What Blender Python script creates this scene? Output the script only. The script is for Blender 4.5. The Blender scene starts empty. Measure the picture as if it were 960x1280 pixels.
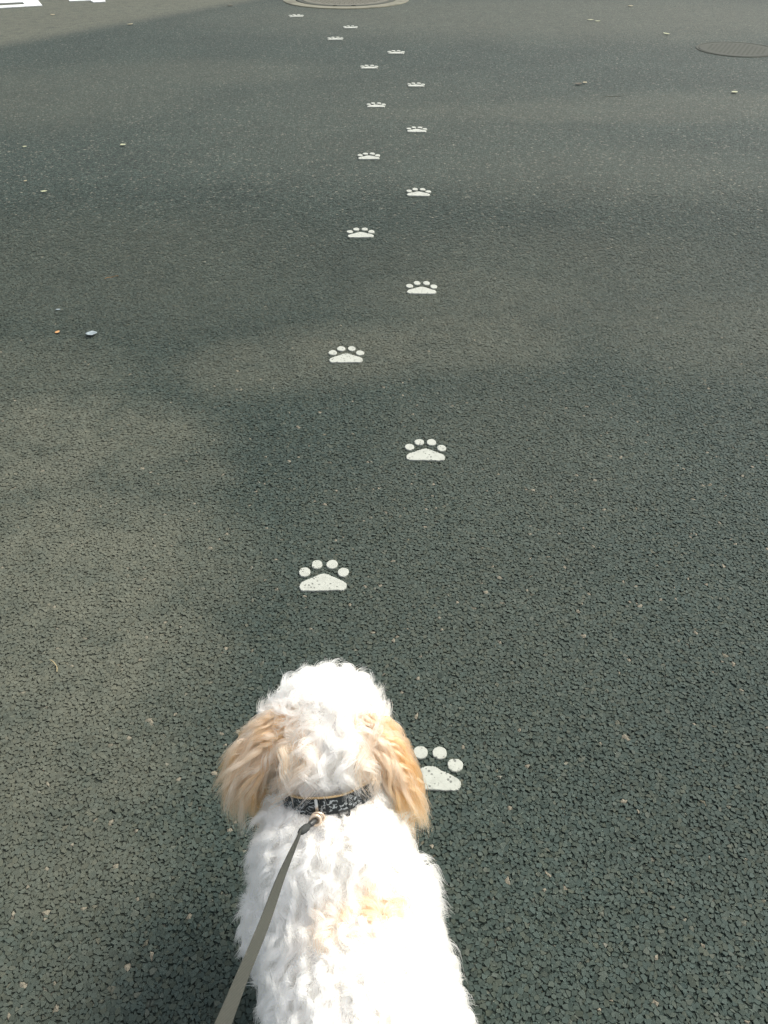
import bpy, bmesh, math, random
import numpy as np
from mathutils import Vector, Matrix, kdtree

random.seed(7)
rng = np.random.default_rng(11)
SC = bpy.context.scene
COL = SC.collection

# ------------------------------------------------------------------ camera
F = 1000.0                      # focal length in pixels of the 960 x 1280 photograph
CAM_H = 1.45
PITCH = math.atan(0.83)
cam = bpy.data.cameras.new("camera")
cam.sensor_fit = 'VERTICAL'
cam.sensor_height = 24.0
cam.lens = 24.0 * F / 1280.0
cam.clip_start = 0.02
cam.clip_end = 2000.0
cam_o = bpy.data.objects.new("camera", cam)
cam_o.location = (0, 0, CAM_H)
cam_o.rotation_euler = (math.pi / 2 - PITCH, 0, 0)
COL.objects.link(cam_o)
SC.camera = cam_o

# ------------------------------------------------------------------ sky, sun, exposure
SUN_DIR = Vector((0.60, 0.42, 0.80)).normalized()      # towards the sun: right, ahead
EL = math.asin(SUN_DIR.z)
AZ = math.atan2(SUN_DIR.x, SUN_DIR.y)
W = bpy.data.worlds.new("World")
SC.world = W
W.use_nodes = True
wn = W.node_tree
wn.nodes.clear()
sky = wn.nodes.new("ShaderNodeTexSky")
sky.sky_type = 'NISHITA'
sky.sun_disc = False
sky.sun_elevation = EL
sky.sun_rotation = AZ
sky.air_density = 1.0
sky.dust_density = 4.0
bg = wn.nodes.new("ShaderNodeBackground")
bg.inputs[1].default_value = 0.15
wo = wn.nodes.new("ShaderNodeOutputWorld")
hs = wn.nodes.new("ShaderNodeHueSaturation")      # thin high haze pales the blue
hs.inputs["Saturation"].default_value = .36
wn.links.new(sky.outputs[0], hs.inputs["Color"])
wn.links.new(hs.outputs[0], bg.inputs[0])
wn.links.new(bg.outputs[0], wo.inputs[0])

sun = bpy.data.lights.new("sun", 'SUN')
sun.energy = 1.5
sun.angle = math.radians(24)
sun.color = (1.0, 0.96, 0.84)
sun_o = bpy.data.objects.new("sun", sun)
sun_o.rotation_euler = SUN_DIR.to_track_quat('Z', 'Y').to_euler()
sun_o.location = (3, 2, 6)
COL.objects.link(sun_o)

SC.render.engine = 'CYCLES'
vs = SC.view_settings
vs.view_transform = 'Standard'
vs.look = 'None'
vs.gamma = 1.0
vs.exposure = 1.0
cy = SC.cycles
cy.max_bounces = 20
cy.diffuse_bounces = 5
cy.transmission_bounces = 20
cy.use_denoising = True
cy.denoiser = 'OPENIMAGEDENOISE'
cy.denoising_input_passes = 'RGB_ALBEDO_NORMAL'
cy.pixel_filter_type = 'BLACKMAN_HARRIS'
cy.filter_width = 1.5
SC.cycles_curves.shape = 'RIBBONS'

# ------------------------------------------------------------------ helpers
CT, ST = math.cos(PITCH), math.sin(PITCH)


def ground(u, v, z=0.0):
    """Where the sight line through photograph point (u, v) meets height z."""
    x = (u - 480.0) / F
    y = (v - 640.0) / F
    d = Vector((x, CT - y * ST, -ST - y * CT))
    t = (CAM_H - z) / -d.z
    return Vector((0, 0, CAM_H)) + d * t


def scale_at(v, z=0.0):
    """Pixels of the photograph per metre at row v and height z."""
    return (v - 640.0 + F * math.tan(PITCH)) * CT / (CAM_H - z)


def tag(o, label=None, cat=None, group=None, kind=None):
    if label: o["label"] = label
    if cat: o["category"] = cat
    if group: o["group"] = group
    if kind: o["kind"] = kind
    return o


def empty(name, loc, rz=0.0):
    o = bpy.data.objects.new(name, None)
    o.empty_display_size = 0.05
    o.location = loc
    o.rotation_euler = (0, 0, rz)
    COL.objects.link(o)
    return o


def link_mesh(name, me, mat, parent=None):
    me.materials.clear()
    if mat: me.materials.append(mat)
    o = bpy.data.objects.new(name, me)
    COL.objects.link(o)
    if parent: o.parent = parent
    return o


def from_bm(name, bm, mat, parent=None, smooth=False):
    bmesh.ops.recalc_face_normals(bm, faces=bm.faces)
    me = bpy.data.meshes.new(name)
    bm.to_mesh(me)
    bm.free()
    if smooth:
        me.polygons.foreach_set("use_smooth", [True] * len(me.polygons))
    return link_mesh(name, me, mat, parent)


def from_np(name, verts, faces, mat, parent=None, smooth=False):
    me = bpy.data.meshes.new(name)
    me.from_pydata([tuple(v) for v in verts], [], [tuple(f) for f in faces])
    me.update()
    if smooth:
        me.polygons.foreach_set("use_smooth", [True] * len(me.polygons))
    return link_mesh(name, me, mat, parent)


class NT:
    """Small node-building helper for a material."""

    def __init__(self, name):
        self.m = bpy.data.materials.new(name)
        self.m.use_nodes = True
        self.t = self.m.node_tree
        self.t.nodes.clear()
        self.out = self.n("ShaderNodeOutputMaterial")

    def n(self, typ, **kw):
        nd = self.t.nodes.new(typ)
        for k, v in kw.items():
            setattr(nd, k, v)
        return nd

    def l(self, a, b):
        self.t.links.new(a, b)

    def val(self, nd, key, v):
        s = nd.inputs[key]
        if hasattr(v, "is_output"):
            self.l(v, s)
        else:
            s.default_value = v

    def math(self, op, a, b=0.0, c=None, clamp=False):
        nd = self.n("ShaderNodeMath", operation=op, use_clamp=clamp)
        self.val(nd, 0, a)
        self.val(nd, 1, b)
        if c is not None: self.val(nd, 2, c)
        return nd.outputs[0]

    def mix(self, fac, a, b, blend='MIX'):
        nd = self.n("ShaderNodeMix", data_type='RGBA', blend_type=blend)
        self.val(nd, 0, fac)
        self.val(nd, 6, a)
        self.val(nd, 7, b)
        return nd.outputs[2]

    def ramp(self, fac, stops, interp='LINEAR'):
        nd = self.n("ShaderNodeValToRGB")
        cr = nd.color_ramp
        cr.interpolation = interp
        while len(cr.elements) < len(stops): cr.elements.new(0.5)
        for e, (p, c) in zip(cr.elements, stops):
            e.position = p
            e.color = c if len(c) == 4 else (*c, 1)
        self.l(fac, nd.inputs[0])
        return nd.outputs[0]

    def smooth(self, v, lo, hi):
        nd = self.n("ShaderNodeMapRange", interpolation_type='SMOOTHSTEP')
        self.val(nd, 0, v)
        nd.inputs[1].default_value = lo
        nd.inputs[2].default_value = hi
        nd.inputs[3].default_value = 0
        nd.inputs[4].default_value = 1
        return nd.outputs[0]

    def noise(self, vec, scale, detail=3, rough=0.55, out=0):
        nd = self.n("ShaderNodeTexNoise")
        if vec is not None: self.l(vec, nd.inputs["Vector"])
        nd.inputs["Scale"].default_value = scale
        nd.inputs["Detail"].default_value = detail
        nd.inputs["Roughness"].default_value = rough
        return nd.outputs[out]

    def voronoi(self, vec, scale, feature='F1', out="Distance", rand=1.0):
        nd = self.n("ShaderNodeTexVoronoi", feature=feature)
        if vec is not None: self.l(vec, nd.inputs["Vector"])
        nd.inputs["Scale"].default_value = scale
        nd.inputs["Randomness"].default_value = rand
        return nd.outputs[out]

    def pos(self, world=False):
        if world:
            return self.n("ShaderNodeNewGeometry").outputs["Position"]
        return self.n("ShaderNodeTexCoord").outputs["Object"]

    def bump(self, height, strength=0.5, dist=0.01):
        nd = self.n("ShaderNodeBump")
        nd.inputs["Strength"].default_value = strength
        nd.inputs["Distance"].default_value = dist
        self.l(height, nd.inputs["Height"])
        return nd.outputs[0]

    def bsdf(self, color, rough=0.7, spec=0.4, metal=0.0, normal=None):
        nd = self.n("ShaderNodeBsdfPrincipled")
        self.val(nd, "Base Color", color if hasattr(color, "is_output") else (*color, 1))
        self.val(nd, "Roughness", rough)
        nd.inputs["Specular IOR Level"].default_value = spec
        nd.inputs["Metallic"].default_value = metal
        if normal is not None: self.l(normal, nd.inputs["Normal"])
        self.l(nd.outputs[0], self.out.inputs[0])
        return nd


# paler tan patches in the asphalt colour: (photo x, photo y, half width m, half depth m, amount)
TAN_PATCHES = [
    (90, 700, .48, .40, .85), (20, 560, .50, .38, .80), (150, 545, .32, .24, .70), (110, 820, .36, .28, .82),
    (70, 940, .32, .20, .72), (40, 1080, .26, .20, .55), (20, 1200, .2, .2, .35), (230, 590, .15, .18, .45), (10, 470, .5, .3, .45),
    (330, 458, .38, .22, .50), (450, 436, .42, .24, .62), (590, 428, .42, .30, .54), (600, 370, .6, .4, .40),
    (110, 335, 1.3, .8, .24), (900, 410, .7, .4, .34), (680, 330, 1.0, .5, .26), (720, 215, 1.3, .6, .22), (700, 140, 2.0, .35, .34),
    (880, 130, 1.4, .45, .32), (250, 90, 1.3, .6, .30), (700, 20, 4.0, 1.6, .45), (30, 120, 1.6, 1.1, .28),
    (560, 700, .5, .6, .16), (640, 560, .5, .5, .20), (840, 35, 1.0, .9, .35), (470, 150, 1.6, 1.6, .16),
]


def tan_mask(N, P):
    """Sum of soft, noise-broken tan patches at fixed places on the road."""
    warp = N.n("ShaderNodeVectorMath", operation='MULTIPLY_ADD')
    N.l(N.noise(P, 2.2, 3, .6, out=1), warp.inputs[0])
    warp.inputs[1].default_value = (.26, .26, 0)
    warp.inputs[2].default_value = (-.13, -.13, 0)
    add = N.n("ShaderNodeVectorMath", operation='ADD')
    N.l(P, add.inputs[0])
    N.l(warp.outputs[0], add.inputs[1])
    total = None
    for (u, v, wx, wy, a) in TAN_PATCHES:
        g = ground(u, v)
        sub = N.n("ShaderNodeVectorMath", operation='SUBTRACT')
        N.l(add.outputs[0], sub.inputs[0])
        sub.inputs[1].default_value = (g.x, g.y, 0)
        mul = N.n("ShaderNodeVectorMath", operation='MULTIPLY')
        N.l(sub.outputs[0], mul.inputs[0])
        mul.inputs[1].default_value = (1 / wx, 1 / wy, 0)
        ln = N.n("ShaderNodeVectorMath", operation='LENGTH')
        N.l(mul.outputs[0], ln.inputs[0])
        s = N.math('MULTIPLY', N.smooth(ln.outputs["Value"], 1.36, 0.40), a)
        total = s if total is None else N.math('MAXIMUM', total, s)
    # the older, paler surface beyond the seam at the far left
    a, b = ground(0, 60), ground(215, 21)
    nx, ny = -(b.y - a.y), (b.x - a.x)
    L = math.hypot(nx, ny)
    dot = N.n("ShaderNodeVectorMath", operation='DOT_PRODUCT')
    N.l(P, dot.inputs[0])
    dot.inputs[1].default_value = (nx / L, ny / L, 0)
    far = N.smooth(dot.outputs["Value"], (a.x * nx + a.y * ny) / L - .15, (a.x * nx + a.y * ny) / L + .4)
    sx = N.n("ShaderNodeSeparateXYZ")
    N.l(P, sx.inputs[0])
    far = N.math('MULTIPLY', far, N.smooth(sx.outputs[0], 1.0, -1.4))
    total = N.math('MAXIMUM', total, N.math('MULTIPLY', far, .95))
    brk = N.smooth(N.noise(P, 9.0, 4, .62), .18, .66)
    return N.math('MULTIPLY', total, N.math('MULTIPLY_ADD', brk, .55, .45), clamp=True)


TAN_COL = (.142, .139, .102, 1)

# ------------------------------------------------------------------ ground materials
N = NT("road_stone")
P = N.pos(True)
at = N.n("ShaderNodeAttribute", attribute_name="tone")
base = N.ramp(at.outputs["Fac"], [(0.0, (.018, .028, .023)), (.30, (.031, .046, .038)), (.75, (.048, .066, .055)),
                                  (.93, (.080, .088, .070)), (.975, (.115, .112, .082)), (1.0, (.22, .215, .175))])
wnz = N.n("ShaderNodeTexWhiteNoise", noise_dimensions='1D')
N.l(at.outputs["Fac"], wnz.inputs["W"])
base = N.mix(1.0, base, N.ramp(wnz.outputs["Value"], [(0, (1.22, 1.02, .86)), (.3, (1.02, 1.0, .98)), (.7, (.95, 1.0, 1.02)), (1, (.90, 1.0, 1.06))]), 'MULTIPLY')
fine = N.noise(P, 420, 3, .65)
base = N.mix(N.math('MULTIPLY', fine, .7), base, (.030, .038, .031, 1))
big = N.noise(P, 1.6, 3, .5)
base = N.mix(1.0, base, N.ramp(big, [(.3, (.92, .92, .92)), (.7, (1.08, 1.08, 1.08))]), 'MULTIPLY')
dm = tan_mask(N, P)
base = N.mix(N.math('MULTIPLY', dm, .62), base, TAN_COL)
N.bsdf(base, N.math('MULTIPLY_ADD', fine, .25, .58), .17, normal=N.bump(N.noise(P, 650, 3, .7), .4, .001))
M_STONE = N.m

N = NT("road_asphalt")
P = N.pos(True)
cell = N.voronoi(P, 88, out="Color")
edge = N.voronoi(P, 88, 'DISTANCE_TO_EDGE')
sep = N.n("ShaderNodeSeparateColor")
N.l(cell, sep.inputs[0])
base = N.ramp(sep.outputs[0], [(0.0, (.018, .028, .023)), (.30, (.031, .046, .038)), (.75, (.048, .066, .055)),
                               (.93, (.072, .082, .066)), (1.0, (.16, .155, .12))])
gap = N.smooth(edge, .16, .02)
base = N.mix(N.math('MULTIPLY', gap, .6), base, (.012, .015, .012, 1))
base = N.mix(.15, base, (.034, .047, .039, 1))
spk = N.noise(P, 70, 2, .8)
base = N.mix(1.0, base, N.ramp(spk, [(.32, (.55, .55, .55)), (.5, (1, 1, 1)), (.68, (1.5, 1.5, 1.5))]), 'MULTIPLY')
big = N.noise(P, 1.6, 3, .5)
base = N.mix(1.0, base, N.ramp(big, [(.3, (.92, .92, .92)), (.7, (1.08, 1.08, 1.08))]), 'MULTIPLY')
dm = tan_mask(N, P)
base = N.mix(N.math('MULTIPLY', dm, .58), base, TAN_COL)
hgt = N.math('SUBTRACT', N.math('MULTIPLY', sep.outputs[1], .7), gap)
N.bsdf(base, .74, .15, normal=N.bump(hgt, .8, .003))
M_ROAD = N.m

N = NT("thermoplastic_white")
P = N.pos(True)
pit = N.smooth(N.voronoi(P, 105, rand=1.0), .34, .20)
pit = N.math('MULTIPLY', pit, N.smooth(N.noise(P, 45, 2, .5), .44, .54))
pit = N.math('MAXIMUM', pit, N.math('MULTIPLY', N.smooth(N.noise(P, 230, 2, .5), .66, .74), .8))
grime = N.smooth(N.noise(P, 60, 4, .65), .42, .78)
base = N.mix(grime, (.34, .352, .305, 1), (.27, .28, .24, 1))
base = N.mix(N.math('MULTIPLY', pit, .88), base, (.10, .105, .09, 1))
hg = N.math('SUBTRACT', N.math('MULTIPLY', N.noise(P, 260, 3, .6), .4), pit)
N.bsdf(base, .62, .35, normal=N.bump(hg, .45, .0022))
M_WHITE = N.m

N = NT("road_paint_white")
P = N.pos(True)
base = N.mix(N.smooth(N.noise(P, 30, 4, .65), .5, .8), (.56, .58, .56, 1), (.34, .35, .33, 1))
N.bsdf(base, .6, .35)
M_PAINT = N.m

N = NT("concrete_collar")
P = N.pos(True)
base = N.mix(N.noise(P, 14, 5, .65), (.12, .118, .085, 1), (.185, .18, .132, 1))
base = N.mix(N.smooth(N.noise(P, 3, 3, .6), .5, .7), base, (.10, .098, .072, 1))
N.bsdf(base, .85, .25, normal=N.bump(N.noise(P, 120, 4, .7), .5, .004))
M_CONC = N.m

N = NT("dusty_iron")
P = N.pos(True)
base = N.mix(N.noise(P, 18, 4, .6), (.085, .083, .065, 1), (.135, .13, .10, 1))
N.bsdf(base, .8, .2, normal=N.bump(N.noise(P, 90, 3, .6), .4, .003))
M_IRON_DUST = N.m

N = NT("dark_iron")
P = N.pos(True)
base = N.mix(N.noise(P, 18, 4, .6), (.046, .052, .043, 1), (.070, .073, .060, 1))
N.bsdf(base, .85, .12, normal=N.bump(N.noise(P, 90, 3, .6), .4, .003))
M_IRON = N.m


def simple(name, c1, c2, scale, rough=.7, spec=.35, metal=0.0, bump=0.0):
    N = NT(name)
    P = N.pos()
    n_ = N.noise(P, scale, 4, .6)
    N.bsdf(N.mix(n_, (*c1, 1), (*c2, 1)), rough, spec, metal,
           N.bump(n_, bump, .002) if bump else None)
    return N.m


# ------------------------------------------------------------------ road sheet
S = 400.0
road = from_np("road", [(-S, -S, 0), (S, -S, 0), (S, S, 0), (-S, S, 0)], [(0, 1, 2, 3)], M_ROAD)
road.location.z = -.0032
tag(road, "dark grey asphalt road running away from the dog", kind="structure")


# the stone chippings of the asphalt: each one a chip with its own outline, tilt and tone
def build_stones(y0, y1, ymid, sp, K, seed):
    r = np.random.default_rng(seed)
    hw = lambda y: .72 + .42 * y
    xm = hw(y1)
    nx, ny = int(2 * xm / sp) + 1, int((y1 - y0) / sp) + 1
    pad = 2
    jx = (np.arange(nx + 2 * pad)[None, :] + .5 + r.uniform(-.75, .75, (ny + 2 * pad, nx + 2 * pad))) * sp - xm - pad * sp
    jy = (np.arange(ny + 2 * pad)[:, None] + .5 + r.uniform(-.75, .75, (ny + 2 * pad, nx + 2 * pad))) * sp + y0 - pad * sp
    cx = jx[pad:-pad, pad:-pad]
    cy_ = jy[pad:-pad, pad:-pad]
    n = cx.size
    keep = (np.abs(cx) < hw(cy_)).ravel()
    fade = np.clip((cy_.ravel() - (y1 - 1.6)) / 1.6, 0, 1)
    keep &= r.uniform(0, 1, n) > np.maximum(fade, .010)
    idx = np.nonzero(keep)[0]
    ci, cj = np.divmod(idx, nx)
    X = cx.ravel()[idx]
    Y = cy_.ravel()[idx]
    m = len(idx)
    ang = (np.arange(K)[None, :] + r.uniform(-.42, .42, (m, K))) * (2 * math.pi / K) + r.uniform(0, 6.28, (m, 1))
    ux, uy = np.cos(ang), np.sin(ang)
    R = np.full((m, K), sp * 1.25)
    for di in range(-2, 3):
        for dj in range(-2, 3):
            if di == 0 and dj == 0: continue
            dx = jx[ci + pad + di, cj + pad + dj] - X
            dy = jy[ci + pad + di, cj + pad + dj] - Y
            q = (dx * dx + dy * dy) * .5
            den = dx[:, None] * ux + dy[:, None] * uy
            R = np.minimum(R, np.where(den > 1e-6, q[:, None] / np.maximum(den, 1e-6), 1e9))
    R *= r.uniform(1.05, 1.30, (m, 1))
    tx, ty = r.normal(0, .10, m), r.normal(0, .10, m)
    zc = r.normal(0, .00055, m) - .0004
    top = r.uniform(.82, .97, (m, K))
    zt = lambda rr: zc[:, None] + tx[:, None] * rr * ux + ty[:, None] * rr * uy
    low = np.stack([X[:, None] + R * ux, Y[:, None] + R * uy, zt(R) - r.uniform(.0005, .0021, (m, K))], -1)
    Rt = R * top
    upp = np.stack([X[:, None] + Rt * ux, Y[:, None] + Rt * uy, zt(Rt) + r.normal(0, .00022, (m, K))], -1)
    tone = r.beta(2.4, 2.4, m) * .93 + np.where(r.uniform(0, 1, m) > .975, r.uniform(.15, .6, m), 0)
    tone = np.clip(tone, 0, 1)
    bright = tone > .93
    Rt = np.where(bright[:, None], Rt * r.uniform(.16, .40, (m, 1)), Rt)
    upp = np.stack([X[:, None] + Rt * ux, Y[:, None] + Rt * uy, upp[..., 2] + .0003 * bright[:, None]], -1)
    near = r.uniform(0, 1, m) > np.clip((Y - (ymid - .7)) / 1.4, 0, 1)

    def emit(sel, full):
        k_ = sel.sum()
        V = np.concatenate([low[sel], upp[sel]], 1) if full else np.stack([X[:, None] + Rt * .95 * ux, Y[:, None] + Rt * .95 * uy, upp[..., 2]], -1)[sel]
        nv = V.shape[1]
        o_ = K if full else 0
        loops, sizes = [], []
        if full:
            for k in range(K):
                k2 = (k + 1) % K
                loops += [k, k2, K + k2, K + k]
                sizes.append(4)
        loops += [o_ + k for k in range(K)]
        sizes.append(K)
        Lp = (np.array(loops, np.int32)[None] + (np.arange(k_, dtype=np.int32) * nv)[:, None]).reshape(-1)
        sz = np.tile(np.array(sizes, np.int32), k_)
        me = bpy.data.meshes.new("asphalt_chippings")
        me.vertices.add(k_ * nv)
        me.vertices.foreach_set("co", V.astype(np.float32).reshape(-1))
        me.loops.add(len(Lp))
        me.loops.foreach_set("vertex_index", Lp)
        me.polygons.add(len(sz))
        me.polygons.foreach_set("loop_start", np.concatenate([[0], np.cumsum(sz)[:-1]]).astype(np.int32))
        me.polygons.foreach_set("use_smooth", np.zeros(len(sz), bool))
        me.update(calc_edges=True)
        a_ = me.attributes.new("tone", 'FLOAT', 'POINT')
        a_.data.foreach_set("value", np.repeat(tone[sel], nv).astype(np.float32))
        o = link_mesh("asphalt_chippings", me, M_STONE, road)
        o.location.z = .0032
        o["kind"] = "stuff"
        print("stones", k_, "tris", k_ * ((2 * K if full else 0) + K - 2))

    emit(near, True)
    emit(~near, False)


build_stones(.16, 4.8, 2.35, .0080, 6, 3)


# ------------------------------------------------------------------ flat raised shapes
def slab_bm(pts, z0, z1, bev=.0012):
    bm = bmesh.new()
    vb = [bm.verts.new((x, y, z0)) for x, y in pts]
    c = sum((Vector(p) for p in pts), Vector((0, 0))) / len(pts)
    vm = [bm.verts.new((x, y, z1 - bev)) for x, y in pts]
    def shrink(p):
        d = Vector(p) - c
        l = d.length
        return c + d * max(0, (l - bev)) / max(l, 1e-6)
    vt = [bm.verts.new((*shrink(p), z1)) for p in pts]
    n = len(pts)
    for i in range(n):
        j = (i + 1) % n
        bm.faces.new((vb[i], vb[j], vm[j], vm[i]))
        bm.faces.new((vm[i], vm[j], vt[j], vt[i]))
    bm.faces.new(vt)
    return bm


# outline of the pad, half width 1, height in units of the whole print's height
PAD = [(-.80, 0), (0, .01), (.80, 0), (.92, .03), (.985, .09), (1.0, .16), (.96, .235), (.86, .29), (.70, .345), (.55, .385),
       (.42, .43), (.28, .485), (.14, .525), (0, .54)]
PAD = PAD + [(-x, y) for x, y in reversed(PAD[3:-1])]


def smooth_outline(pts, it=2):
    for _ in range(it):
        q = []
        n = len(pts)
        for i in range(n):
            a, b = pts[i], pts[(i + 1) % n]
            q.append((a[0] * .75 + b[0] * .25, a[1] * .75 + b[1] * .25))
            q.append((a[0] * .25 + b[0] * .75, a[1] * .25 + b[1] * .75))
        pts = q
    return pts


# pad middle x, pad half width, baseline row, top row, turn (deg), label
PAWS = [
    (537.5, 39, 988.5, 933, 0, "largest white paw print, half hidden behind the dog's right ear"),
    (403.5, 30, 739.5, 700, -2.5, "white paw print just ahead of the dog's head, nearest uncovered one on the left"),
    (532, 24.6, 576.5, 549, .5, "right-hand white paw print next beyond the one straight ahead of the dog's head"),
    (432.5, 21, 454, 433, -1, "left-hand white paw print lying on a tan band of the asphalt"),
    (527, 18.4, 368, 351.5, 0, "third right-hand white paw print counted from the dog"),
    (451, 16.3, 297.5, 284.5, 1, "third left-hand white paw print counted from the dog"),
    (523, 14.5, 245.5, 234, -1, "fourth right-hand white paw print counted from the dog"),
    (461, 13.4, 199.5, 190, 0, "fourth left-hand white paw print counted from the dog"),
    (521, 12.2, 165.5, 157, 0, "fifth right-hand white paw print counted from the dog"),
    (470, 11.3, 134.3, 127, 0, "fifth left-hand white paw print counted from the dog"),
    (520, 10.3, 108.6, 102, 0, "sixth right-hand white paw print counted from the dog"),
    (461.5, 10.5, 86, 80, 0, "sixth left-hand white paw print counted from the dog"),
    (495, 10.2, 67.4, 62, 0, "right-hand one of the far white paw prints, where the trail starts to veer left"),
    (419, 9.4, 50, 45.5, 0, "third farthest white paw print, left of its neighbours in the veering trail"),
    (438, 8.6, 35.5, 31, 0, "second farthest white paw print, below the pale round collar of the manhole"),
    (370.3, 8.8, 21.2, 17.2, 0, "farthest and smallest white paw print, by the left end of the pale manhole collar"),
]


def jitter(pts, amp):
    return [(x + random.uniform(-amp, amp), y + random.uniform(-amp, amp)) for x, y in pts]


for (cx, hwp, yb, yt, turn, lab) in PAWS:
    b = ground(cx, yb)
    t = ground(cx, yt + .6)
    hw = hwp / scale_at(yb)
    H = min(max((t.y - b.y), hw * 1.62), hw * 2.05)
    paw = empty("paw_print", (b.x, b.y, 0), math.radians(turn) - math.atan2(t.x - b.x, t.y - b.y))
    tag(paw, lab, "paw print", "white paw prints in two rows along the asphalt")
    z0, z1 = -.004, .0042
    pts = smooth_outline([(x * hw, y * H) for x, y in PAD], 2)
    from_bm("pad", slab_bm(jitter(pts, hw * .02), z0, z1), M_WHITE, paw)
    for k, (tx, ty) in enumerate([(-.83, .60), (-.325, .845), (.325, .85), (.83, .585)]):
        rx, ry = hw * random.uniform(.24, .258), H * random.uniform(.145, .157)
        flat = random.uniform(0, 6.28)
        circ = []
        for q in range(28):
            a = q / 28 * 6.2832
            s = 1 - .09 * max(0, math.cos(a - flat)) ** 6 + random.uniform(-.03, .03)
            circ.append((tx * hw + rx * s * math.cos(a), ty * H + ry * s * math.sin(a)))
        from_bm("toe", slab_bm(circ, z0, z1 - .0002 * k), M_WHITE, paw)


# ------------------------------------------------------------------ manholes
def ring_bm(r0, r1, z0, z1, n=96, ch=.006):
    bm = bmesh.new()
    prof = [(r0, z0), (r0, z1 - ch), (r0 + ch, z1), (r1 - ch, z1), (r1, z1 - ch), (r1, z0)]
    rows = []
    for i in range(n):
        a = i / n * 6.283185
        rows.append([bm.verts.new((r * math.cos(a), r * math.sin(a), z)) for r, z in prof])
    for i in range(n):
        A, B = rows[i], rows[(i + 1) % n]
        for k in range(len(prof) - 1):
            bm.faces.new((A[k], B[k], B[k + 1], A[k + 1]))
    return bm


def disc_bm(r, z0, z1, n=72):
    bm = bmesh.new()
    ra = [bm.verts.new((r * math.cos(i / n * 6.283185), r * math.sin(i / n * 6.283185), z0)) for i in range(n)]
    rb = [bm.verts.new((v.co.x, v.co.y, z1 - .003)) for v in ra]
    rc = [bm.verts.new((v.co.x * (1 - .003 / r), v.co.y * (1 - .003 / r), z1)) for v in ra]
    for i in range(n):
        j = (i + 1) % n
        bm.faces.new((ra[i], ra[j], rb[j], rb[i]))
        bm.faces.new((rb[i], rb[j], rc[j], rc[i]))
    bm.faces.new(rc)
    return bm


def add_studs(bm, r, z, step, size, h):
    k = int(r / step)
    for i in range(-k, k + 1):
        for j in range(-k, k + 1):
            x, y = (i + .5 * (j % 2)) * step, j * step
            if x * x + y * y > (r - step) ** 2: continue
            bmesh.ops.create_cone(bm, cap_ends=True, segments=6, radius1=size, radius2=size * .75, depth=h,
                                  matrix=Matrix.Translation((x, y, z + h / 2 - .001)))


g = ground(432.5, -1.0)
Rm = g.y - ground(432.5, 11.2).y
man = empty("manhole", g)
tag(man, "large pale manhole with round tan concrete collar at the end of the paw trail", "manhole")
from_bm("collar", ring_bm(Rm * .80, Rm, -.006, .006), M_CONC, man)
from_bm("frame", ring_bm(Rm * .70, Rm * .785, -.006, .008), M_IRON, man)
bm = disc_bm(Rm * .69, -.006, .007)
add_studs(bm, Rm * .66, .007, .055, .017, .005)
from_bm("cover", bm, M_IRON_DUST, man)
for sx in (-1, 1):
    bm = bmesh.new()
    bmesh.ops.create_cube(bm, size=1, matrix=Matrix.Translation((sx * .11, -Rm * .75, .009)) @ Matrix.Diagonal((.05, .03, .008, 1)))
    from_bm("lifting_lug", bm, M_IRON, man)

g = ground(921, 61.5)
man = empty("manhole", g)
tag(man, "dark iron manhole cover set flush in the asphalt at the right edge", "manhole")
from_bm("frame", ring_bm(.345, .372, -.006, .003), M_IRON, man)
bm = disc_bm(.342, -.006, .0022)
add_studs(bm, .325, .0022, .045, .013, .0022)
from_bm("cover", bm, M_IRON, man)


# ------------------------------------------------------------------ white road markings, far left
def marking(name, polys, label):
    bm = bmesh.new()
    cache = {}
    o = ground(*polys[0][0])
    def v(p, z):
        key = (round(p[0], 3), round(p[1], 3), z)
        if key not in cache:
            q = ground(*p)
            cache[key] = bm.verts.new((q.x - o.x, q.y - o.y, z))
        return cache[key]
    for p in polys:
        bm.faces.new([v(q, .004) for q in p])
    bnd = [e for e in bm.edges if len(e.link_faces) == 1]
    ex = bmesh.ops.extrude_edge_only(bm, edges=bnd)
    for g_ in ex["geom"]:
        if isinstance(g_, bmesh.types.BMVert): g_.co.z = -.006
    ob = from_bm(name, bm, M_PAINT)
    ob.location = (o.x, o.y, 0)
    tag(ob, label, "road marking", "white road markings at the far left")


A, B, C_, D = (-70, 14.2), (53, 7.2), (45, -2.5), (-70, 1.5)
a, b, c, d = (-56, 10.5), (31, 5.6), (28.5, 3.0), (-56, 6.6)
marking("road_marking", [[A, B, b, a], [B, C_, c, b], [C_, D, d, c], [D, A, a, d]],
        "white painted box outline with a grey slot in the far left corner")
marking("road_marking", [[(87, 1.6), (113, .6), (111, -3), (84, -2.5)], [(113, .6), (117, 3.1), (132, 2.2), (130, -4), (111, -3)]],
        "short stepped white painted bar right of the white box outline")

# ------------------------------------------------------------------ litter and leaves
M_LEAF = simple("dry_leaf", (.24, .20, .11), (.36, .32, .21), 60, .7)
M_LEAFG = simple("pale_green_leaf", (.24, .26, .14), (.40, .40, .27), 60, .7)
M_LEAFD = simple("dark_leaf", (.03, .028, .02), (.09, .07, .04), 60, .7)
M_ORANGE = simple("orange_leaf", (.36, .17, .06), (.44, .27, .12), 60, .7)
M_PAPER = simple("crumpled_paper", (.15, .19, .20), (.30, .34, .35), 40, .55)
M_STRAW = simple("dry_straw", (.28, .22, .11), (.38, .32, .18), 80, .7)


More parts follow.
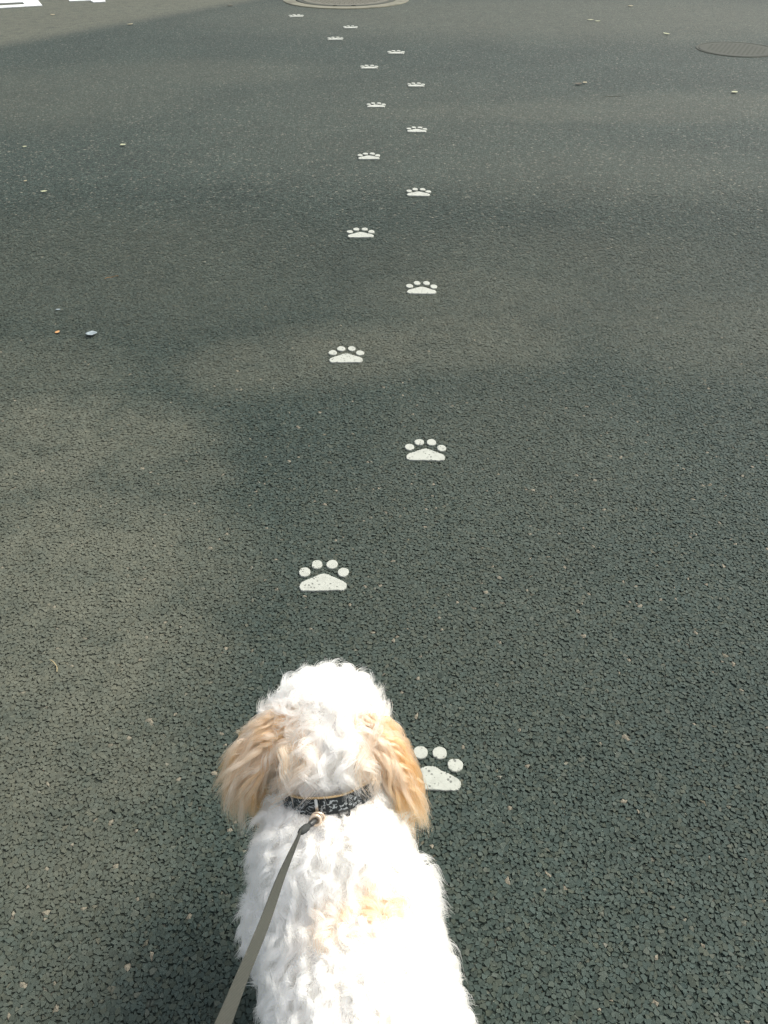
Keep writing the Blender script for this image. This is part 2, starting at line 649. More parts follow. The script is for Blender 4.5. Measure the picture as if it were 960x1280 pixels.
def leaf(u, v, L, Wd, ang, mat, label, cat="leaf", name="fallen_leaf", curl=.25):
    if v < 260: L, Wd = L * .72, Wd * .72
    g = ground(u, v)
    rows, n, m = [], 7, 5
    bm = bmesh.new()
    for i in range(n):
        s = i / (n - 1)
        w = Wd * math.sin(math.pi * min(1, .06 + .93 * s)) ** .8 * .5
        rows.append([bm.verts.new(((s - .5) * L, (j / (m - 1) - .5) * 2 * w,
                                   .003 + curl * L * ((s - .5) ** 2) * 1.3 + curl * 1.6 * w * abs(j / (m - 1) - .5)
                                   + random.uniform(0, .04) * Wd)) for j in range(m)])
    for i in range(n - 1):
        for j in range(m - 1):
            bm.faces.new((rows[i][j], rows[i + 1][j], rows[i + 1][j + 1], rows[i][j + 1]))
    ob = from_bm(name, bm, mat, smooth=True)
    md = ob.modifiers.new("thickness", 'SOLIDIFY')
    md.thickness = .0008
    ob.location = (g.x, g.y, 0)
    ob.rotation_euler.z = ang
    tag(ob, label, cat, "scraps and leaves fallen on the asphalt")


def straw(u, v, L, ang, mat, label):
    g = ground(u, v)
    bm = bmesh.new()
    prev = None
    for i in range(9):
        s = i / 8
        c = Vector(((s - .5) * L, .18 * L * math.sin(s * 2.6), .0035 + .002 * math.sin(s * 9)))
        ring = [bm.verts.new(c + Vector((0, .0011 * math.cos(a), .0011 * math.sin(a)))) for a in (0, 2.1, 4.2)]
        if prev:
            for k in range(3):
                bm.faces.new((prev[k], prev[(k + 1) % 3], ring[(k + 1) % 3], ring[k]))
        prev = ring
    ob = from_bm("grass_straw", bm, mat, smooth=True)
    ob.location = (g.x, g.y, 0)
    ob.rotation_euler.z = ang
    tag(ob, label, "straw", "scraps and leaves fallen on the asphalt")


leaf(115, 419, .042, .034, .3, M_PAPER, "crumpled bluish white scrap of paper on the left of the road", "paper scrap", "paper_scrap", .45)
leaf(72, 416, .022, .016, 1.2, M_ORANGE, "small orange leaf bit left of the bluish white paper scrap")
leaf(73, 388, .02, .010, .1, M_PAPER, "tiny white paper bit above the small orange leaf bit", "paper scrap", "paper_scrap")
leaf(154, 182, .05, .05, .8, M_LEAFG, "pale leaf curled on the dark asphalt, biggest in the upper left")
leaf(55, 240, .05, .03, .2, M_LEAFG, "pale green leaf lowest of the three at the upper left edge")
leaf(31, 184, .035, .03, .2, M_LEAFG, "pale green leaf topmost of the three at the upper left edge")
leaf(32, 227, .03, .02, .9, M_LEAF, "tan leaf just above the lowest pale green leaf at the left edge")
leaf(66, 19, .07, .06, .2, M_LEAF, "tan leaf below the white painted box outline")
leaf(163, 31, .10, .055, .8, M_LEAF, "long pale leaf on the seam of the two asphalt surfaces")
leaf(288, 7.5, .10, .06, .2, M_LEAFD, "dark leaf on the road left of the pale manhole collar")
leaf(738, 25.5, .10, .05, .1, M_LEAFG, "left one of two pale leaves side by side at the upper right")
leaf(747, 27, .08, .05, -.2, M_LEAFG, "right one of two pale leaves side by side at the upper right")
leaf(833, 43, .11, .06, -.9, M_LEAFG, "pale slanted leaf above and left of the dark manhole cover")
leaf(788, 8, .09, .06, .1, M_LEAF, "pale leaf nearest the top edge at the upper right")
leaf(918, 116, .075, .06, .5, M_LEAFG, "pale leaf below the dark manhole cover")
leaf(723, 105.5, .085, .06, .4, M_LEAFD, "dark curled leaf beside a tan one at the upper right")
leaf(731, 104, .055, .05, 1.0, M_LEAF, "tan leaf lying against the dark curled leaf")
straw(765, 122, .14, .1, M_LEAFD, "thin dark twig at the upper right below the dark curled leaf")
straw(66, 834, .045, -1.0, M_STRAW, "curved yellow straw on the tan asphalt left of the dog's head")
straw(140, 348, .06, .4, M_ORANGE, "thin orange straw above the bluish white paper scrap")

# ------------------------------------------------------------------ dog
DOG = Vector((-.03, .36, 0))
HEAD_AX = Vector((-.19, .982, 0)).normalized()
RIGHT_AX = Vector((HEAD_AX.y, -HEAD_AX.x, 0))
dog = empty("dog", DOG, math.atan2(HEAD_AX.y, HEAD_AX.x))
tag(dog, "fluffy white dog with tan ears seen from behind, standing on the asphalt", "dog")
# local frame of the dog: x forward, y left, z up


def L(a, b, z):         # forward, right, up -> local coordinates
    return Vector((a, -b, z))


chains = [
    [(-.24, .008, .275, .085), (-.16, .010, .285, .112), (-.03, .011, .285, .120), (.08, .009, .280, .116), (.17, .003, .278, .114), (.232, -.004, .276, .106)],
    [(.10, 0, .23, .085), (.20, 0, .22, .092), (.250, .003, .255, .088)],
    [(.16, 0, .31, .092), (.222, -.003, .335, .102), (.260, .002, .368, .074), (.290, .006, .410, .057), (.318, .012, .440, .058)],
    [(.324, .003, .440, .064), (.360, .000, .446, .064), (.390, .008, .418, .050)],
    [(.324, .022, .440, .064), (.360, .026, .446, .064), (.390, .020, .418, .050)],
    [(.324, .017, .440, .066), (.362, .018, .449, .066), (.390, .018, .418, .052)],
    [(.390, .018, .412, .045), (.420, .018, .376, .030), (.432, .018, .356, .027)],
]
for s in (-1, 1):
    chains.append([(.185, s * .075, .24, .06), (.17, s * .082, .17, .042), (.195, s * .080, .10, .029), (.20, s * .080, .03, .026), (.222, s * .080, .019, .026)])
    chains.append([(-.19, s * .06, .25, .078), (-.14, s * .085, .17, .05), (-.20, s * .082, .125, .034), (-.255, s * .080, .10, .024), (-.235, s * .080, .028, .024), (-.205, s * .080, .019, .026)])
chains.append([(-.29, 0, .33, .026), (-.345, 0, .38, .020), (-.36, 0, .44, .016), (-.33, 0, .48, .012)])

bm = bmesh.new()
for ch in chains:
    for (p, q) in zip(ch[:-1], ch[1:]):
        P0, P1 = L(*p[:3]), L(*q[:3])
        n = max(2, int((P1 - P0).length / .012))
        for i in range(n + 1):
            s = i / n
            r = p[3] * (1 - s) + q[3] * s
            bmesh.ops.create_icosphere(bm, subdivisions=2, radius=r, matrix=Matrix.Translation(P0.lerp(P1, s)))
tmp_me = bpy.data.meshes.new("body_blank")
bm.to_mesh(tmp_me)
bm.free()
tmp = bpy.data.objects.new("body_blank", tmp_me)
COL.objects.link(tmp)
md = tmp.modifiers.new("r", 'REMESH')
md.mode = 'VOXEL'
md.voxel_size = .007
md = tmp.modifiers.new("s", 'SMOOTH')
md.iterations = 8
md.factor = .5
dg = bpy.context.evaluated_depsgraph_get()
body_me = bpy.data.meshes.new_from_object(tmp.evaluated_get(dg))
body_me.name = "body"
bpy.data.objects.remove(tmp)
bpy.data.meshes.remove(tmp_me)
body_me.polygons.foreach_set("use_smooth", [True] * len(body_me.polygons))
M_SKIN = simple("pale_undercoat", (.62, .58, .52), (.76, .73, .68), 60, .85, .2)
M_EARSKIN = simple("tan_undercoat", (.50, .34, .18), (.58, .42, .25), 60, .85, .2)
M_BLACK = simple("black_wet_nose", (.01, .01, .01), (.03, .028, .025), 80, .35, .5)
body = link_mesh("body", body_me, M_SKIN, dog)


def ball(name, p, r, mat, sc=(1, 1, 1)):
    bm = bmesh.new()
    bmesh.ops.create_uvsphere(bm, u_segments=20, v_segments=12, radius=r, matrix=Matrix.Translation(p) @ Matrix.Diagonal((*sc, 1)))
    return from_bm(name, bm, mat, dog, True)


ball("nose", L(.456, .018, .350), .014, M_BLACK, (.8, 1.15, .9))
for s in (-1, 1):
    ball("eye", L(.424, .018 + s * .030, .430), .011, M_BLACK)


def ear(side):
    """A hanging ear flap: attached high on the head, spreading outwards and down."""
    if side > 0:
        ctr = [L(.336, .048, .492), L(.327, .074, .477), L(.310, .096, .450), L(.292, .111, .420), L(.278, .120, .396)]
    else:
        ctr = [L(.346, -.024, .492), L(.346, -.058, .482), L(.338, -.092, .452), L(.330, -.110, .424), L(.324, -.116, .408)]
    wid = [.024, .032, .038, .036, .020]
    out = Vector((-.25, -side * .9, .35)).normalized()
    bm = bmesh.new()
    rows = []
    n = 16
    for i in range(n):
        s = i / (n - 1) * (len(ctr) - 1)
        k = min(int(s), len(ctr) - 2)
        f = s - k
        c = ctr[k].lerp(ctr[k + 1], f)
        t = (ctr[k + 1] - ctr[k]).normalized()
        w = wid[k] * (1 - f) + wid[k + 1] * f
        side_v = t.cross(out).normalized()
        o2 = side_v.cross(t).normalized()
        if o2.dot(out) < 0: o2 = -o2
        ring = []
        for q in range(14):
            a = q / 14 * 6.2832
            ring.append(bm.verts.new(c + side_v * w * math.cos(a) + o2 * (.007 * math.sin(a) - .010 * math.cos(a) ** 2)))
        rows.append(ring)
    for i in range(n - 1):
        for q in range(14):
            bm.faces.new((rows[i][q], rows[i][(q + 1) % 14], rows[i + 1][(q + 1) % 14], rows[i + 1][q]))
    bm.faces.new(rows[0])
    bm.faces.new(rows[-1])
    o = from_bm("ear", bm, M_EARSKIN, dog, True)
    return o


ears = {s: ear(s) for s in (-1, 1)}

# ---- fur
N = NT("dog_fur")
at = N.n("ShaderNodeAttribute", attribute_name="fur_color")
hb = N.n("ShaderNodeBsdfHairPrincipled")
hb.parametrization = 'COLOR'
N.l(at.outputs["Color"], hb.inputs["Color"])
hb.inputs["Roughness"].default_value = .42
hb.inputs["Radial Roughness"].default_value = .55
hb.inputs["Random Roughness"].default_value = .2
df = N.n("ShaderNodeBsdfDiffuse")
N.l(at.outputs["Color"], df.inputs[0])
tl = N.n("ShaderNodeBsdfTranslucent")
N.l(at.outputs["Color"], tl.inputs[0])
m1 = N.n("ShaderNodeMixShader")
m1.inputs[0].default_value = .5
N.l(df.outputs[0], m1.inputs[1])
N.l(tl.outputs[0], m1.inputs[2])
m2 = N.n("ShaderNodeMixShader")
m2.inputs[0].default_value = .15
N.l(hb.outputs[0], m2.inputs[1])
N.l(m1.outputs[0], m2.inputs[2])
N.l(m2.outputs[0], N.out.inputs[0])
M_FUR = N.m


def sample(me, n, r, weight=None):
    me.calc_loop_triangles()
    V = np.empty(len(me.vertices) * 3, np.float32)
    me.vertices.foreach_get("co", V)
    V = V.reshape(-1, 3)
    NV = np.empty(len(me.vertices) * 3, np.float32)
    me.vertices.foreach_get("normal", NV)
    NV = NV.reshape(-1, 3)
    T = np.empty(len(me.loop_triangles) * 3, np.int32)
    me.loop_triangles.foreach_get("vertices", T)
    T = T.reshape(-1, 3)
    A, B, C2 = V[T[:, 0]], V[T[:, 1]], V[T[:, 2]]
    ar = np.linalg.norm(np.cross(B - A, C2 - A), axis=1)
    if weight is not None:
        ar = ar * weight((A + B + C2) / 3)
    k = r.choice(len(T), n, p=ar / ar.sum())
    u, v = r.uniform(0, 1, (2, n, 1))
    f = u + v > 1
    u, v = np.where(f, 1 - u, u), np.where(f, 1 - v, v)
    P = A[k] * (1 - u - v) + B[k] * u + C2[k] * v
    Nn = NV[T[k, 0]] * (1 - u - v) + NV[T[k, 1]] * u + NV[T[k, 2]] * v
    Nn /= np.linalg.norm(Nn, axis=1, keepdims=True) + 1e-9
    return P.astype(np.float64), Nn.astype(np.float64)


def unit(v):
    return v / (np.linalg.norm(v, axis=-1, keepdims=True) + 1e-9)


def vnoise(P, freq, seed):
    """Cheap smooth pseudo-noise, roughly -1..1."""
    r = np.random.default_rng(seed)
    o = np.zeros(len(P))
    for k in range(6):
        d = unit(r.normal(0, 1, 3)) * freq * r.uniform(.6, 1.7)
        o += np.sin(P @ d + r.uniform(0, 6.28))
    return o / 2.6


def grow(name, parent, P, Nn, Pg, Ng, field, color, K=9, clump=.8, radius=.00032, seed=1, frizz=.0014):
    """Strands at P follow the nearest guide strand rooted at Pg."""
    r = np.random.default_rng(seed)
    g = len(Pg)
    D, Ln, grav, curl, turns = field(Pg, Ng, r)
    t = np.linspace(0, 1, K)
    u = unit(np.cross(D, r.normal(0, 1, (g, 3))))
    w = np.cross(D, u)
    ph = r.uniform(0, 6.28, (g, 1))
    om = turns[:, None] * 6.2832 * r.choice([-1, 1], (g, 1))
    amp = curl[:, None] * np.minimum(1, t[None] * 2.2)
    G = (D[:, None, :] * t[None, :, None] * Ln[:, None, None]
         + grav[:, None, :] * (t ** 2)[None, :, None] * Ln[:, None, None]
         + u[:, None, :] * (amp * (np.cos(om * t + ph) - np.cos(ph)))[..., None]
         + w[:, None, :] * (amp * (np.sin(om * t + ph) - np.sin(ph)))[..., None] * .8)
    kd = kdtree.KDTree(g)
    for i in range(g): kd.insert(Pg[i], i)
    kd.balance()
    near = np.array([kd.find(p)[1] for p in P])
    off = P - Pg[near]
    Ls = r.uniform(.72, 1.08, len(P))
    cl = clump * r.uniform(.45, 1.0, len(P))
    frz = r.normal(0, 1, (len(P), 2, 3)) * frizz
    pos = (P[:, None, :] + G[near] * Ls[:, None, None]
           - off[:, None, :] * (cl[:, None] * (t[None] ** .9))[..., None]
           + frz[:, 0:1, :] * np.sin(t * 7)[None, :, None] * t[None, :, None] + frz[:, 1:2, :] * (t ** 2)[None, :, None] * 2.0)
    pos[..., 2] = np.maximum(pos[..., 2], .003)
    hc = bpy.data.hair_curves.new(name)
    n = len(P)
    hc.add_curves([K] * n)
    hc.attributes["position"].data.foreach_set("vector", pos.astype(np.float32).reshape(-1))
    ra = hc.attributes.get("radius") or hc.attributes.new("radius", 'FLOAT', 'POINT')
    taper = np.interp(t, [0, .55, 1], [1, .9, .18])
    ra.data.foreach_set("value", (radius * taper[None] * r.uniform(.7, 1.25, (n, 1))).astype(np.float32).reshape(-1))
    ca = hc.attributes.new("fur_color", 'FLOAT_COLOR', 'CURVE')
    c = color(P, Pg[near], near, r)
    ca.data.foreach_set("color", np.concatenate([c, np.ones((n, 1))], 1).astype(np.float32).reshape(-1))
    hc.materials.append(M_FUR)
    o = bpy.data.objects.new(name, hc)
    COL.objects.link(o)
    o.parent = parent
    return o


WHITE = np.array([.982, .968, .915])
CREAM = np.array([.90, .83, .71])
TAN = np.array([.80, .53, .29])
GOLD = np.array([.84, .455, .165])


def tint(base, tan, w):
    return base[None] * (1 - w[:, None]) + tan[None] * w[:, None]


# regions of the body, from local coordinates (x forward, y left, z up)
def region(P):
    x, y, z = P.T
    headw = np.clip((x * .60 + z * .80 - .499) / .03, 0, 1)              # beyond the collar plane
    crown = headw * np.clip((x - .333) / .03, 0, 1) * np.clip((z - .41) / .03, 0, 1)
    legs = np.clip((.15 - z) / .05, 0, 1)
    return headw, crown, legs


NECK_C = np.array(L(.287, .002, .405))
NECK_AX = np.array((.56, 0, .83))


def body_field(P, Nn, r):
    n = len(P)
    headw, crown, legs = region(P)
    back = np.zeros((n, 3))
    back[:, 0] = -1
    back[:, 1] = np.sign(P[:, 1]) * .15
    back[:, 2] = -.35
    swirl = np.stack([vnoise(P, 28, 1), vnoise(P, 28, 2), vnoise(P, 28, 3)], 1)
    tang = back + swirl * .75
    # nape hair falls backwards and down
    nape = np.zeros((n, 3))
    nape[:, 0] = -.55
    nape[:, 2] = -.8
    nape[:, 1] = np.sign(P[:, 1] + .017) * .25
    tang = tang * (1 - headw)[:, None] + (nape + swirl * .55) * headw[:, None]
    up = np.zeros((n, 3)); up[:, 2] = 1; up[:, 0] = .25
    tang = tang * (1 - crown)[:, None] + (up * .5 + swirl * .7) * crown[:, None]
    tang = tang * (1 - legs)[:, None] + (np.array([0, 0, -1.0]) + swirl * .4) * legs[:, None]
    tang = unit(tang - (tang * Nn).sum(1, keepdims=True) * Nn)
    lift = .62 - .18 * headw + .75 * crown
    D = unit(tang * 1.0 + Nn * lift[:, None] + r.normal(0, .17, (n, 3)))
    Ln = .036 + .018 * headw * (1 - crown) - .004 * crown - .012 * legs
    # shorter under and next to the collar
    dc = (P - NECK_C) @ NECK_AX
    rear = (np.linalg.norm(P - NECK_C, axis=1) < .13) * np.clip((.054 - np.abs(P[:, 1] - NECK_C[1])) / .02, 0, 1)
    Ln = Ln * r.uniform(.75, 1.2, n)
    cap = np.where(dc > 0, np.maximum(.004, (dc - .008) * 1.0), np.maximum(.004, .010 + (-dc - .012) * 1.1))
    Ln = Ln * (1 - rear) + np.minimum(Ln, cap) * rear
    near_c = np.clip(1 - np.abs(dc) / .03, 0, 1) * rear
    grav = np.zeros((n, 3))
    grav[:, 2] = -.35 - .25 * headw + .45 * crown
    curl = (.0064 + .0060 * headw * (1 - crown) + .0025 * crown) * r.uniform(.4, 1.4, n) * (1 - near_c)
    turns = r.uniform(.6, 1.4, n)
    return D, Ln, grav, curl, turns


def body_color(P, Pg, near, r):
    n = len(P)
    headw, crown, legs = region(Pg)
    w = np.zeros(n)
    # tan saddle patch across the back
    x, y = Pg[:, 0], Pg[:, 1]
    nz = vnoise(Pg, 60, 9) * .35
    d1 = np.sqrt(((x - .110 + .16 * (y + .01)) / .026) ** 2 + ((y + .012) / .066) ** 2) + nz * .8
    top = np.clip((Pg[:, 2] - .34) / .02, 0, 1)
    w = np.clip(1.45 - d1, 0, 1) * np.clip(.75 - y * 7, .45, 1.2) * top
    d3 = np.sqrt(((x + .02) / .02) ** 2 + ((y + .02) / .02) ** 2)
    w = np.maximum(w, np.clip(1.1 - d3, 0, 1) * .3 * top)
    # tan beside the ear roots
    side = np.clip((np.abs(y + .017) - .014) / .026, 0, 1)
    earz = np.exp(-((x - .308) / .042) ** 2) * np.clip((Pg[:, 2] - .41) / .03, 0, 1)
    w = np.maximum(w, side * earz * .95 * np.clip(.75 + .6 * nz, 0, 1))
    streak = np.random.default_rng(77).choice([1.25, .95, .4], near.max() + 1, p=[.55, .30, .15])
    w = w * np.minimum(streak[near] * np.clip(r.normal(1, .3, n), 0, 1.5), 1.0 / np.maximum(w, 1e-6))
    c = tint(WHITE, TAN, np.clip(w, 0, 1))
    cream = np.clip(r.beta(1.3, 5, n) + vnoise(Pg, 45, 12) * .06, 0, 1)
    c = c * (1 - .5 * cream[:, None]) + (c * (CREAM / WHITE)[None]) * (.5 * cream[:, None])
    return c * r.uniform(.93, 1.02, (n, 1))


def seen_weight(c):
    # denser on what can be seen from above and the sides
    return np.where(c[:, 2] < .17, .35, 1.0) * np.where(c[:, 0] < -.12, .6, 1.0)


rb = np.random.default_rng(21)
Pg, Ng = sample(body_me, 4400, rb, seen_weight)
P, Nn = sample(body_me, 150000, rb, seen_weight)
# no hair on nose and eyes
ok = (P[:, 0] < .46)
grow("body_fur", dog, P[ok], Nn[ok], Pg, Ng, body_field, body_color, K=9, clump=.68, radius=.00034, seed=5)

for s, eo in ears.items():
    def ear_field(P, Nn, r, s=s):
        n = len(P)
        x, y, z = P.T
        low = np.clip((.495 - z) / .12, 0, 1)
        D0 = np.zeros((n, 3))
        D0[:, 0] = -.38 + .1 * (s < 0)
        D0[:, 1] = -s * (.55 - .40 * low + .14 * (s < 0))
        D0[:, 2] = -.25 - .9 * low
        sw = np.stack([vnoise(P, 40, 31), vnoise(P, 40, 32), vnoise(P, 40, 33)], 1)
        D = unit(unit(D0) + Nn * .16 + sw * .26 + r.normal(0, .11, (n, 3)))
        Ln = (.050 + .020 * low) * r.uniform(.6, 1.3, n)
        grav = np.zeros((n, 3))
        grav[:, 2] = -.55
        grav[:, 1] = s * .12
        curl = r.uniform(.0020, .0075, n)
        turns = r.uniform(.5, 1.1, n)
        return D, Ln, grav, curl, turns

    def ear_color(P, Pg, near, r, s=s):
        n = len(P)
        lock = np.random.default_rng(90 + s).choice([0, .22, .55], len(P), p=[.66, .20, .14])
        low = np.clip((.50 - Pg[:, 2]) / .09, 0, 1)
        w = np.clip(.34 + .60 * low + vnoise(Pg, 70, 41) * .30 - lock[near] + r.normal(0, .13, n), 0, 1)
        c = tint(np.array([.92, .75, .56]), GOLD, w)
        return c * r.uniform(.88, 1.06, (n, 1))

    re_ = np.random.default_rng(60 + s)
    Pg, Ng = sample(eo.data, 620, re_)
    P, Nn = sample(eo.data, 24000, re_)
    grow("ear_fur", dog, P, Nn, Pg, Ng, ear_field, ear_color, K=14, clump=.88, radius=.00030, seed=70 + s, frizz=.0015)

# ------------------------------------------------------------------ collar
HEADING = math.atan2(HEAD_AX.y, HEAD_AX.x)
TO_W = Matrix.Translation(DOG) @ Matrix.Rotation(HEADING, 4, 'Z')

N = NT("collar_print")
tc = N.n("ShaderNodeTexCoord")
uv = N.n("ShaderNodeMapping")
N.l(tc.outputs["UV"], uv.inputs[0])
uv.inputs[3].default_value = (64, 4.2, 1)
nz = N.noise(uv.outputs[0], .9, 2, .5, out=1)
wv = N.n("ShaderNodeVectorMath", operation='MULTIPLY_ADD')
N.l(nz, wv.inputs[0])
wv.inputs[1].default_value = (1.6, 1.6, 0)
N.l(uv.outputs[0], wv.inputs[2])
e1 = N.voronoi(wv.outputs[0], 1.1, 'DISTANCE_TO_EDGE')
c1 = N.voronoi(uv.outputs[0], 1.3, 'F1')
ink = N.math('MULTIPLY', N.smooth(e1, .10, .05), N.smooth(c1, .62, .42))
sep = N.n("ShaderNodeSeparateXYZ")
N.l(tc.outputs["UV"], sep.inputs[0])
rim = N.math('MULTIPLY', N.smooth(sep.outputs[1], .10, .16), N.smooth(sep.outputs[1], .90, .84))
ink = N.math('MULTIPLY', ink, rim)
weave = N.n("ShaderNodeTexWave")
weave.inputs["Scale"].default_value = 2.0
N.l(uv.outputs[0], weave.inputs[0])
base = N.mix(ink, (.010, .013, .013, 1), (.34, .36, .35, 1))
N.bsdf(base, .6, .35, normal=N.bump(N.noise(uv.outputs[0], 9, 2, .5), .3, .001))
M_COLLAR = N.m
M_WEB = simple("dark_grey_webbing", (.025, .028, .026), (.045, .048, .044), 300, .75, .3, 0, .3)
M_PIPE = simple("tan_piping", (.36, .25, .12), (.44, .32, .18), 200, .6)
M_METAL = simple("bright_steel", (.78, .77, .74), (.86, .85, .82), 100, .28, .5, 1.0)
M_BRASS = simple("pale_brass", (.72, .55, .40), (.80, .64, .48), 100, .38, .5, .8)
M_DARKM = simple("dark_buckle", (.015, .016, .015), (.03, .03, .028), 100, .4, .5)

ax = Vector(NECK_AX).normalized()
uax = Vector((0, 1, 0))                         # left
vax = ax.cross(uax).normalized()                # towards front/down
if vax.x < 0: vax = -vax
CR = .070
collar = empty("collar", TO_W @ Vector(NECK_C), HEADING)
tag(collar, "black dog collar with white pattern around the white dog's neck", "collar")


def cpt(ang, r, h):
    """Point on the collar: ang 0 = back of the neck, positive towards the right."""
    return (-vax * math.cos(ang) - uax * math.sin(ang)) * r + ax * h


def band(name, a0, a1, r0, h0, h1, mat, th=.0025, n=60, uvspan=1.0, flare=0.0):
    bm = bmesh.new()
    uvl = bm.loops.layers.uv.new("UVMap")
    rows = []
    closed = abs((a1 - a0) - 2 * math.pi) < 1e-4
    cnt = n if closed else n + 1
    for i in range(cnt):
        a = a0 + (a1 - a0) * i / n
        wob = .0012 * math.sin(a * 3 + 1) + .0008 * math.sin(a * 7)
        rows.append([bm.verts.new(cpt(a, r0 + wob + rr, h)) for rr, h in ((th, h0), (th + flare, h1), (0 + flare, h1), (0, h0))])
    for i in range(n):
        A_, B_ = rows[i], rows[(i + 1) % cnt]
        for k in range(4):
            f = bm.faces.new((A_[k], B_[k], B_[(k + 1) % 4], A_[(k + 1) % 4]))
            u0, u1 = i / n * uvspan, (i + 1) / n * uvspan
            vv = (0, 1, 1, 0)
            for lp, uvc in zip(f.loops, ((u0, vv[k]), (u1, vv[k]), (u1, vv[(k + 1) % 4]), (u0, vv[(k + 1) % 4]))):
                lp[uvl].uv = uvc
    if not closed:
        bm.faces.new(rows[0]); bm.faces.new(rows[-1])
    return from_bm(name, bm, mat, collar)


band("band", 0, 2 * math.pi, CR, -.0115, .0115, M_COLLAR)
band("piping", 0, 2 * math.pi, CR - .0006, .0117, .0132, M_PIPE, th=.0036)
band("overlap_flap", .62, 1.35, CR + .0030, -.0108, .0108, M_WEB)


def torus_bm(Rr, r, mat4, n=32, m=10, sy=1.0):
    bm = bmesh.new()
    rows = []
    for i in range(n):
        a = i / n * 6.28318
        rows.append([bm.verts.new(mat4 @ Vector(((Rr + r * math.cos(b)) * math.cos(a), (Rr + r * math.cos(b)) * math.sin(a) * sy, r * math.sin(b))))
                     for b in [j / m * 6.28318 for j in range(m)]])
    for i in range(n):
        for j in range(m):
            bm.faces.new((rows[i][j], rows[(i + 1) % n][j], rows[(i + 1) % n][(j + 1) % m], rows[i][(j + 1) % m]))
    return bm


def frame_at(a, r, h):
    p = cpt(a, r, h)
    out = (-vax * math.cos(a) - uax * math.sin(a)).normalized()
    tan = ax.cross(out).normalized()
    m = Matrix((tan, ax, out)).transposed().to_4x4()   # x along band, y along neck axis, z outwards
    m.translation = p
    return m


# keeper loop for the ring: a bright bar across the band
A0 = -.28
fm = frame_at(A0, CR + .0045, 0)
bm = bmesh.new()
bmesh.ops.create_cube(bm, size=1, matrix=fm @ Matrix.Diagonal((.0042, .026, .0030, 1)))
bmesh.ops.bevel(bm, geom=bm.edges[:], offset=.0011, segments=2, affect='EDGES')
from_bm("ring_keeper", bm, M_METAL, collar)
from_bm("ring", torus_bm(.0085, .0016, frame_at(A0 + .02, CR + .0085, -.010) @ Matrix.Rotation(.5, 4, 'X'), sy=1.0), M_BRASS, collar, True)
fm = frame_at(.21, CR + .0042, -.0135)
bm = bmesh.new()
for (x0, y0, sx_, sy_) in ((0, .004, .016, .0022), (0, -.004, .016, .0022), (-.0075, 0, .0024, .0058), (.0075, 0, .0024, .0058)):
    bmesh.ops.create_cube(bm, size=1, matrix=fm @ Matrix.Translation((x0, y0, 0)) @ Matrix.Diagonal((sx_, sy_, .0026, 1)))
from_bm("slide_buckle", bm, M_DARKM, collar)

# ------------------------------------------------------------------ leash
N = NT("leash_webbing")
tc = N.n("ShaderNodeTexCoord")
sp_ = N.n("ShaderNodeSeparateXYZ")
N.l(tc.outputs["UV"], sp_.inputs[0])
ribs = N.math('SINE', N.math('MULTIPLY', sp_.outputs[0], 6.2832 * 210))
ribs = N.math('MULTIPLY_ADD', ribs, .5, .5)
edge = N.math('ABSOLUTE', N.math('SUBTRACT', sp_.outputs[1], .5))
hem = N.smooth(edge, .40, .46)
base = N.mix(N.math('MULTIPLY', ribs, .75), (.022, .024, .019, 1), (.066, .068, .054, 1))
base = N.mix(N.math('MULTIPLY', hem, .4), base, (.034, .034, .028, 1))
N.bsdf(base, .75, .3, normal=N.bump(ribs, .5, .0008))
M_LEASH = N.m

ring_w = collar.matrix_basis @ cpt(A0, CR + .012, -.012)
hook = empty("leash", ring_w)
tag(hook, "grey webbing leash clipped to the dog's collar and rising to the walker", "leash")
start = ground(376, 1040, .450)
ends = [start, ground(352, 1095, .50), ground(330, 1155, .56), ground(303, 1220, .66), ground(277, 1285, .80), ground(252, 1345, .95)]
wd = .0118


def catmull(pts, n):
    out = []
    pp = [pts[0] * 2 - pts[1]] + pts + [pts[-1] * 2 - pts[-2]]
    for i in range(1, len(pp) - 2):
        for k in range(n):
            t = k / n
            p0, p1, p2, p3 = pp[i - 1], pp[i], pp[i + 1], pp[i + 2]
            out.append(.5 * ((2 * p1) + (p2 - p0) * t + (2 * p0 - 5 * p1 + 4 * p2 - p3) * t * t + (3 * p1 - p0 - 3 * p2 + p3) * t ** 3))
    out.append(pts[-1])
    return out


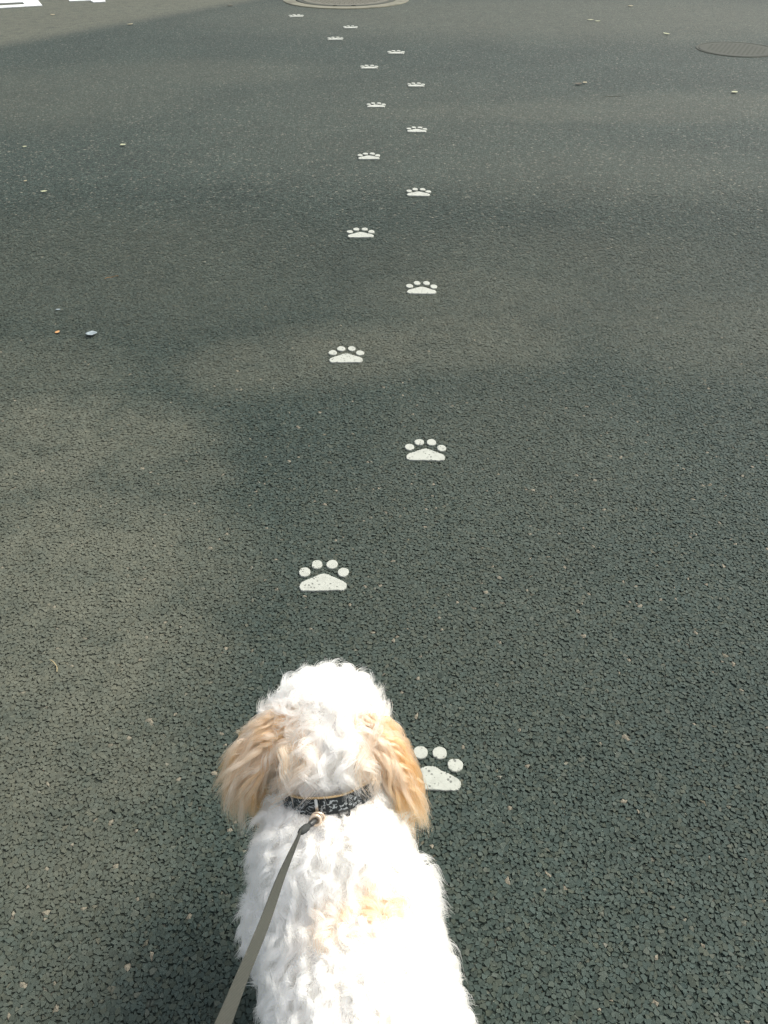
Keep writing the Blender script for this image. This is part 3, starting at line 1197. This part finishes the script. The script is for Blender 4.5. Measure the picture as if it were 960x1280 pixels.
path = catmull(ends, 16)
bm = bmesh.new()
uvl = bm.loops.layers.uv.new("UVMap")
rows = []
camp = Vector((0, 0, CAM_H))
for i, p in enumerate(path):
    t = (path[min(i + 1, len(path) - 1)] - path[max(i - 1, 0)]).normalized()
    s = i / (len(path) - 1)
    view = (camp - p).normalized()
    w0 = t.cross(view).normalized()
    n0 = w0.cross(t).normalized()
    ph = math.radians(78) * (1 - min(1, s / .55)) ** 1.3
    w = w0 * math.cos(ph) + n0 * math.sin(ph)
    nn = w.cross(t).normalized()
    q = p - ring_w
    rows.append([bm.verts.new(q + w * wd * .5 * a + nn * .0008 * b) for a, b in ((-1, -1), (1, -1), (1, 1), (-1, 1))])
for i in range(len(rows) - 1):
    for k in range(4):
        f = bm.faces.new((rows[i][k], rows[i + 1][k], rows[i + 1][(k + 1) % 4], rows[i][(k + 1) % 4]))
        u0, u1 = i / (len(rows) - 1), (i + 1) / (len(rows) - 1)
        vv = (0, 1, 1, 0)
        for lp, c_ in zip(f.loops, ((u0, vv[k]), (u1, vv[k]), (u1, vv[(k + 1) % 4]), (u0, vv[(k + 1) % 4]))):
            lp[uvl].uv = c_
bm.faces.new(rows[0]); bm.faces.new(rows[-1])
from_bm("strap", bm, M_LEASH, hook)


def tube(name, pts, rad, mat, parent, m=10):
    bm = bmesh.new()
    prev = None
    for i, p in enumerate(pts):
        t = (pts[min(i + 1, len(pts) - 1)] - pts[max(i - 1, 0)]).normalized()
        a = t.orthogonal().normalized()
        b = t.cross(a)
        r = rad[i] if isinstance(rad, (list, tuple)) else rad
        ring = [bm.verts.new(p + a * r * math.cos(q / m * 6.28318) + b * r * math.sin(q / m * 6.28318)) for q in range(m)]
        if prev:
            for q in range(m):
                bm.faces.new((prev[q], prev[(q + 1) % m], ring[(q + 1) % m], ring[q]))
        else:
            bm.faces.new(ring)
        prev = ring
    bm.faces.new(prev)
    return from_bm(name, bm, mat, parent, True)


s_loc = start - ring_w
d_ = s_loc.normalized()
tube("snap_hook", [d_ * (s_loc.length * k) for k in (.02, .15, .28, .40, .52)], [.0028, .0038, .0042, .0040, .0034], M_DARKM, hook)
tube("stitched_fold", [d_ * (s_loc.length * k) for k in (.50, .60, .80, .98, 1.10)], [.0036, .0050, .0053, .0047, .0030], M_WEB, hook)
from_bm("swivel_ring", torus_bm(.0062, .0026, Matrix.Translation(d_ * .002) @ Matrix.Rotation(.9, 4, 'X')), M_BRASS, hook, True)
